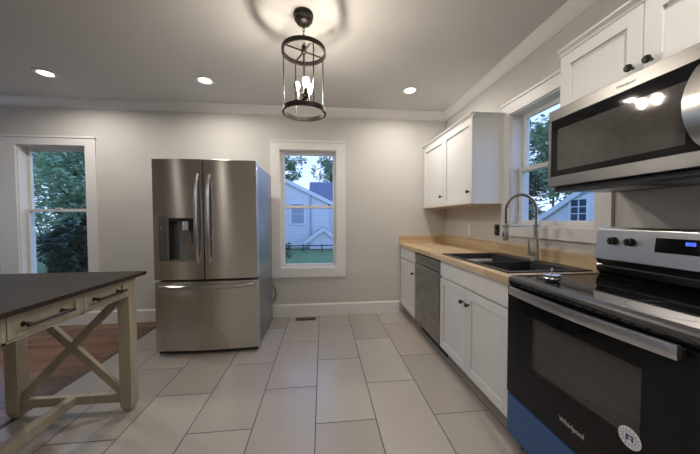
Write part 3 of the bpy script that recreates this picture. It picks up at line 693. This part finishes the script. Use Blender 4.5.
# dispenser
MB().box(HO[0] + .001, HO[1] - .001, FY + .062, FY + .078, HO[2], HO[3]).build('dispenser_back', 'steel_side', dl)
mat('dispenser_gray', (.32, .31, .30), .35, metal=.6)
b = MB(); b.box(HO[0], HO[0] + .004, FY - .012, FY + .062, HO[2], HO[3]).box(HO[1] - .004, HO[1], FY - .012, FY + .062, HO[2], HO[3]).box(HO[0] + .004, HO[1] - .004, FY - .012, FY + .062, HO[3] - .03, HO[3]); b.build('dispenser_frame', 'black_plastic', dl)
MB().box(HO[0] + .004, HO[1] - .004, FY - .010, FY + .062, HO[2], HO[2] + .012).build('drip_tray', 'dispenser_gray', dl, bevel=.002)
b = MB(); b.lathe([(.022, 0), (.034, .008), (.036, .06), (.036, .085)], (-1.225, FY + .022, 1.130), 'z', 20); b.build('nozzle', 'chrome', dl, smooth=True)
MB().hull8([(-1.262, FY + .036, 1.00), (-1.188, FY + .036, 1.00), (-1.188, FY + .046, 1.00), (-1.262, FY + .046, 1.00), (-1.25, FY + .018, 1.128), (-1.20, FY + .018, 1.128), (-1.20, FY + .028, 1.128), (-1.25, FY + .028, 1.128)]).build('paddle', 'steel_light', dl, bevel=.003)
MB().hull8([(HO[0] + .05, FY + .050, HO[2] + .012), (HO[1] - .03, FY + .050, HO[2] + .012), (HO[1] - .03, FY + .061, HO[2] + .012), (HO[0] + .05, FY + .061, HO[2] + .012), (HO[0] + .075, FY + .054, 1.12), (HO[1] - .05, FY + .054, 1.12), (HO[1] - .05, FY + .061, 1.12), (HO[0] + .075, FY + .061, 1.12)]).build('dispenser_panel', 'dispenser_gray', dl)
MB().hull8([(-1.448, bow(-1.448) - .001, .86), (-1.372, bow(-1.372) - .001, .86), (-1.372, FY, .86), (-1.448, FY, .86), (-1.448, bow(-1.448) - .001, 1.26), (-1.372, bow(-1.372) - .001, 1.26), (-1.372, FY, 1.26), (-1.448, FY, 1.26)]).build('control_panel', 'steel_dark', dl)
MB().box(-1.430, -1.418, bow(-1.424) - .001, bow(-1.424) + .002, 1.155, 1.167).build('indicator', 'sticker_white', dl)
# door handles: bowed vertical bars
def bar_handle(x, z0, z1, parent, lean):
    b = MB(); K = 18; pr = None; yb = bow(x)
    for k in range(K + 1):
        t = k / K; z = z0 + (z1 - z0) * t; s = math.sin(PI * t) ** .55; y = yb - .004 - .052 * s; xx = x
        w_ = .0145
        ring = [b.bm.verts.new(q) for q in ((xx - w_, y + .004, z), (xx - w_ * .5, y - .006, z), (xx + w_ * .5, y - .006, z), (xx + w_, y + .004, z), (xx + w_ * .6, y + .012, z), (xx - w_ * .6, y + .012, z))]
        if pr:
            for j in range(6): b.bm.faces.new((pr[j], pr[(j + 1) % 6], ring[(j + 1) % 6], ring[j]))
        else: b.bm.faces.new(ring)
        pr = ring
    b.bm.faces.new(pr); return b.build('handle', 'steel_light', parent, smooth=True)
bar_handle(-1.108, .845, 1.640, dl, -1); bar_handle(-1.008, .845, 1.640, dr, 1)
b = MB(); K = 20; pr = None
for k in range(K + 1):
    t = k / K; x = FX0 + .035 + (FX1 - FX0 - .07) * t; s = math.sin(PI * t) ** .4; y = bow(x) - .002 - .045 * s; z = .632
    ring = [b.bm.verts.new(q) for q in ((x, y + .004, z - .015), (x, y - .007, z - .007), (x, y - .007, z + .007), (x, y + .004, z + .015), (x, y + .012, z + .008), (x, y + .012, z - .008))]
    if pr:
        for j in range(6): b.bm.faces.new((pr[j], pr[(j + 1) % 6], ring[(j + 1) % 6], ring[j]))
    else: b.bm.faces.new(ring)
    pr = ring
b.bm.faces.new(pr); b.build('handle', 'steel_light', fz, smooth=True)
MB().box(FX0 + .01, FX1 - .01, FY + .03, FY + .085, .012, .048).build('kick_grille', 'black_plastic', fg)
# cord between refrigerator and wall
cd = MB().tube([(-.64, 3.445, .40), (-.61, 3.43, .40), (-.585, 3.41, .37), (-.575, 3.40, .30), (-.59, 3.39, .24), (-.64, 3.37, .20), (-.72, 3.36, .19), (-.80, 3.34, .20)], .006, 8).build('power_cord', 'black_plastic', smooth=True)
tag(cd, 'black power cord looping behind the refrigerator near the back wall', 'cord')

# ================================================================== ISLAND TABLE
tb = thing('island_table', (-1.6, 1.32, 0), 'cream kitchen island table with dark wood top and crossed end braces', 'table')
MB().box(-2.20, -1.187, .69, 1.957, .863, .885).build('tabletop', 'table_dark', tb, bevel=.003)
LX = (-1.290, -1.222); LXL = (-1.938, -1.870)
for (xa, xb) in (LX, LXL):
    for (ya, yb) in ((1.832, 1.900), (.750, .818)):
        b = MB(); s = .012; b.box(xa, xb, ya, yb, .045, .862)
        b.hull8([(xa + s, ya + s, .006), (xb - s, ya + s, .006), (xb - s, yb - s, .006), (xa + s, yb - s, .006), (xa, ya, .045), (xb, ya, .045), (xb, yb, .045), (xa, yb, .045)])
        lg = b.build('leg', 'table_cream', tb)
        MB().lathe([(.016, 0), (.016, .006)], ((xa + xb) / 2, (ya + yb) / 2, 0), 'z', 12).build('foot_pad', 'vent_brown', lg)
b = MB(); b.box(-1.905, -1.225, 1.872, 1.892, .748, .8625).box(-1.905, -1.225, .758, .778, .748, .8625).box(-1.932, -1.912, .818, 1.832, .748, .8625).box(-1.245, -1.243, .818, 1.832, .748, .8625)
for y in (.818, 1.158, 1.502, 1.822): b.box(-1.246, -1.224, y - (.0 if y == .818 else .008), y + .010, .748, .8625)
b.box(-1.246, -1.224, .828, 1.814, .748, .757).box(-1.246, -1.224, .828, 1.814, .856, .8625)
b.build('apron', 'table_cream', tb)
for (ya, yb) in ((.831, 1.147), (1.171, 1.491), (1.515, 1.811)):
    b = MB(); x = -1.222; q = .026; za, zb = .760, .853
    b.box(x - .018, x, ya, ya + q, za, zb).box(x - .018, x, yb - q, yb, za, zb).box(x - .018, x, ya + q, yb - q, za, za + .018).box(x - .018, x, ya + q, yb - q, zb - .018, zb).box(x - .018, x - .010, ya + q, yb - q, za + .018, zb - .018)
    dr_ = b.build('drawer', 'table_cream', tb)
    yc = (ya + yb) / 2 + (.005 if ya > 1.5 else -.01); L = .105
    b = MB().tube([(x + .030, yc - L, .803), (x + .030, yc + L, .803)], .0070, 10)
    for sg in (-1, 1): b.tube([(x - .009, yc + sg * (L - .022), .803), (x + .030, yc + sg * (L - .022), .803)], .0065, 10); b.lathe([(.011, 0), (.009, .004)], (x - .010, yc + sg * (L - .022), .803), 'x', 12)
    b.build('handle', 'black_metal', dr_, smooth=True)
for yc in (1.866, .784):
    MB().box(-1.870, -1.290, yc - .017, yc + .017, .058, .112).build('stretcher', 'table_cream', tb, bevel=.003)
    MB().bar((-1.868, yc, .125), (-1.292, yc, .735), .028, .045, up=(0, 0, 1)).build('brace', 'table_cream', tb, bevel=.002)
    MB().bar((-1.292, yc - .002, .125), (-1.868, yc - .002, .735), .028, .045, up=(0, 0, 1)).build('brace', 'table_cream', tb, bevel=.002)
MB().box(-1.603, -1.553, .801, 1.849, .062, .116).build('stretcher', 'table_cream', tb, bevel=.003)

# ================================================================== CEILING LIGHTS
def down(x, y, label, name='ceiling_light'):
    r = thing(name, (x, y, CEIL), label, 'light', None)
    MB().lathe([(.052, -.001), (.086, -.001), (.089, -.004), (.085, -.009), (.066, -.012), (.053, -.006)], (x, y, CEIL), 'z', 40, closed=True).build('trim_ring', 'trim_white', r, smooth=True)
    MB().lathe([(.052, -.001), (.052, -.003)], (x, y, CEIL), 'z', 40).build('lens', 'lens_glow', r)
    L = bpy.data.lights.new('downlight_lamp', 'AREA'); L.shape = 'DISK'; L.size = .095; L.energy = DOWNLIGHT_W; L.color = (1, .93, .85); L.spread = R(170)
    o = bpy.data.objects.new('downlight_lamp', L); C.objects.link(o); o.parent = r; o.location = (0, 0, -.0045)
    return r
down(-2.568, 2.85, 'round recessed ceiling light nearest the left window')
down(-1.145, 2.85, 'round recessed ceiling light above the refrigerator')
down(.943, 2.86, 'round recessed ceiling light near the corner upper cabinet')
for k, (x, y) in enumerate([(.943, .45), (-.12, -.6), (-1.9, -1.0), (-3.6, -1.0)]):
    down(x, y, ['recessed ceiling light over the range, in front of it', 'recessed ceiling light in the middle behind the camera', 'recessed ceiling light behind the island table, left of the camera', 'farthest left recessed ceiling light behind the camera'][k])

# pendant lantern
px, py = -.117, 1.885
pd = thing('pendant_lantern', (px, py, CEIL), 'dark bronze open cylinder pendant with glowing bulbs hanging from the ceiling', 'pendant light')
MB().lathe([(.064, 0), (.066, -.014), (.060, -.022), (.063, -.030), (.060, -.042), (.050, -.050), (.046, -.060), (.030, -.068), (.012, -.072)], (px, py, CEIL - .0005), 'z', 36).build('canopy', 'bronze', pd, smooth=True)
zt, zb = 2.360, 1.962; RR = .148
b = MB()
zc = CEIL - .070
k = 0
while zc > zt + .045:
    ring = []; 
    for q in range(14):
        a = q * 2 * PI / 14; u, v = math.cos(a) * .007, math.sin(a) * .013
        ring.append((px + (u if k % 2 else 0), py + (0 if k % 2 else u), zc - .012 + v))
    b.tube(ring, .0022, 6, closed=True); zc -= .0205; k += 1
b.build('chain', 'bronze', pd, smooth=True)
b = MB().tube([(px, py, zt + .04), (px, py, 2.06)], .0065, 10); b.lathe([(.010, .04), (.016, .03), (.012, .012), (.018, .008), (.018, -.012), (.010, -.02)], (px, py, zt + .005), 'z', 16); b.build('stem', 'bronze', pd, smooth=True)
for z, nm in ((zt, 'top_ring'), (zb, 'bottom_ring')):
    MB().lathe([(RR, -.015), (RR, .015), (RR - .011, .015), (RR - .011, -.015)], (px, py, z), 'z', 56, closed=True).build(nm, 'bronze', pd, bevel=.0015, smooth=True)
for a in (R(28), R(118)):
    c, s = math.cos(a) * (RR - .006), math.sin(a) * (RR - .006)
    MB().bar((px - c, py - s, zt + .004), (px + c, py + s, zt + .004), .010, .006).build('cross_bar', 'bronze', pd)
for k in range(4):
    a = R(28 + 90 * k); x, y = px + math.cos(a) * (RR - .004), py + math.sin(a) * (RR - .004)
    MB().tube([(x, y, zb), (x, y, zt)], .0042, 8).build('rod', 'bronze', pd, smooth=True)
MB().lathe([(.006, .05), (.016, .042), (.022, .028), (.016, .012), (.020, 0), (.010, -.014), (.004, -.026)], (px, py, 2.045), 'z', 20).build('hub', 'bronze', pd, smooth=True)
for k in range(3):
    a = R(-72 + 120 * k); x, y = px + math.cos(a) * .05, py + math.sin(a) * .05
    ar = MB().tube([(px, py, 2.04), (px + math.cos(a) * .025, py + math.sin(a) * .025, 2.028), (x, y, 2.035)], .0045, 8).build('arm', 'bronze', pd, smooth=True)
    MB().lathe([(.016, 0), (.020, .004), (.015, .008), (.0145, .060), (.012, .062)], (x, y, 2.035), 'z', 16).build('socket', 'bronze', ar, smooth=True)
    MB().lathe([(.010, 0), (.012, .012), (.018, .024), (.0225, .038), (.021, .052), (.013, .063), (.003, .066)], (x, y, 2.100), 'z', 20).build('bulb', 'bulb_glow' if k < 2 else 'bulb_off', ar, smooth=True)

# ================================================================== SMALL WALL AND FLOOR THINGS
vt = thing('floor_vent', (-.21, 3.345, 0), 'brown metal floor register in front of the back baseboard', 'vent')
MB().box(-.335, -.088, 3.295, 3.395, .0003, .004).build('frame', 'vent_brown', vt, bevel=.001)
b = MB()
for k in range(15): b.box(-.322 + k * .0152, -.314 + k * .0152, 3.308, 3.382, .004, .0055)
b.build('louver', 'black_metal', vt)
o1 = thing('wall_outlet', (XW, 2.87, 1.105), 'white wall outlet under the corner upper cabinet', 'outlet')
MB().box(XW - .006, XW, 2.835, 2.905, 1.05, 1.165).build('plate', 'outlet_white', o1, bevel=.002)
for z in (1.083, 1.132): MB().box(XW - .008, XW - .0055, 2.853, 2.887, z - .015, z + .015).build('receptacle', 'outlet_white', o1, bevel=.003)
o2 = thing('wall_outlet', (XW, 2.39, 1.12), 'black uncovered wall outlet beside the spring faucet', 'outlet')
MB().box(XW - .004, XW, 2.36, 2.425, 1.07, 1.175).build('box', 'black_plastic', o2)
for z in (1.098, 1.145): MB().box(XW - .020, XW - .004, 2.372, 2.410, z - .017, z + .017).build('receptacle', 'black_plastic', o2, bevel=.003)
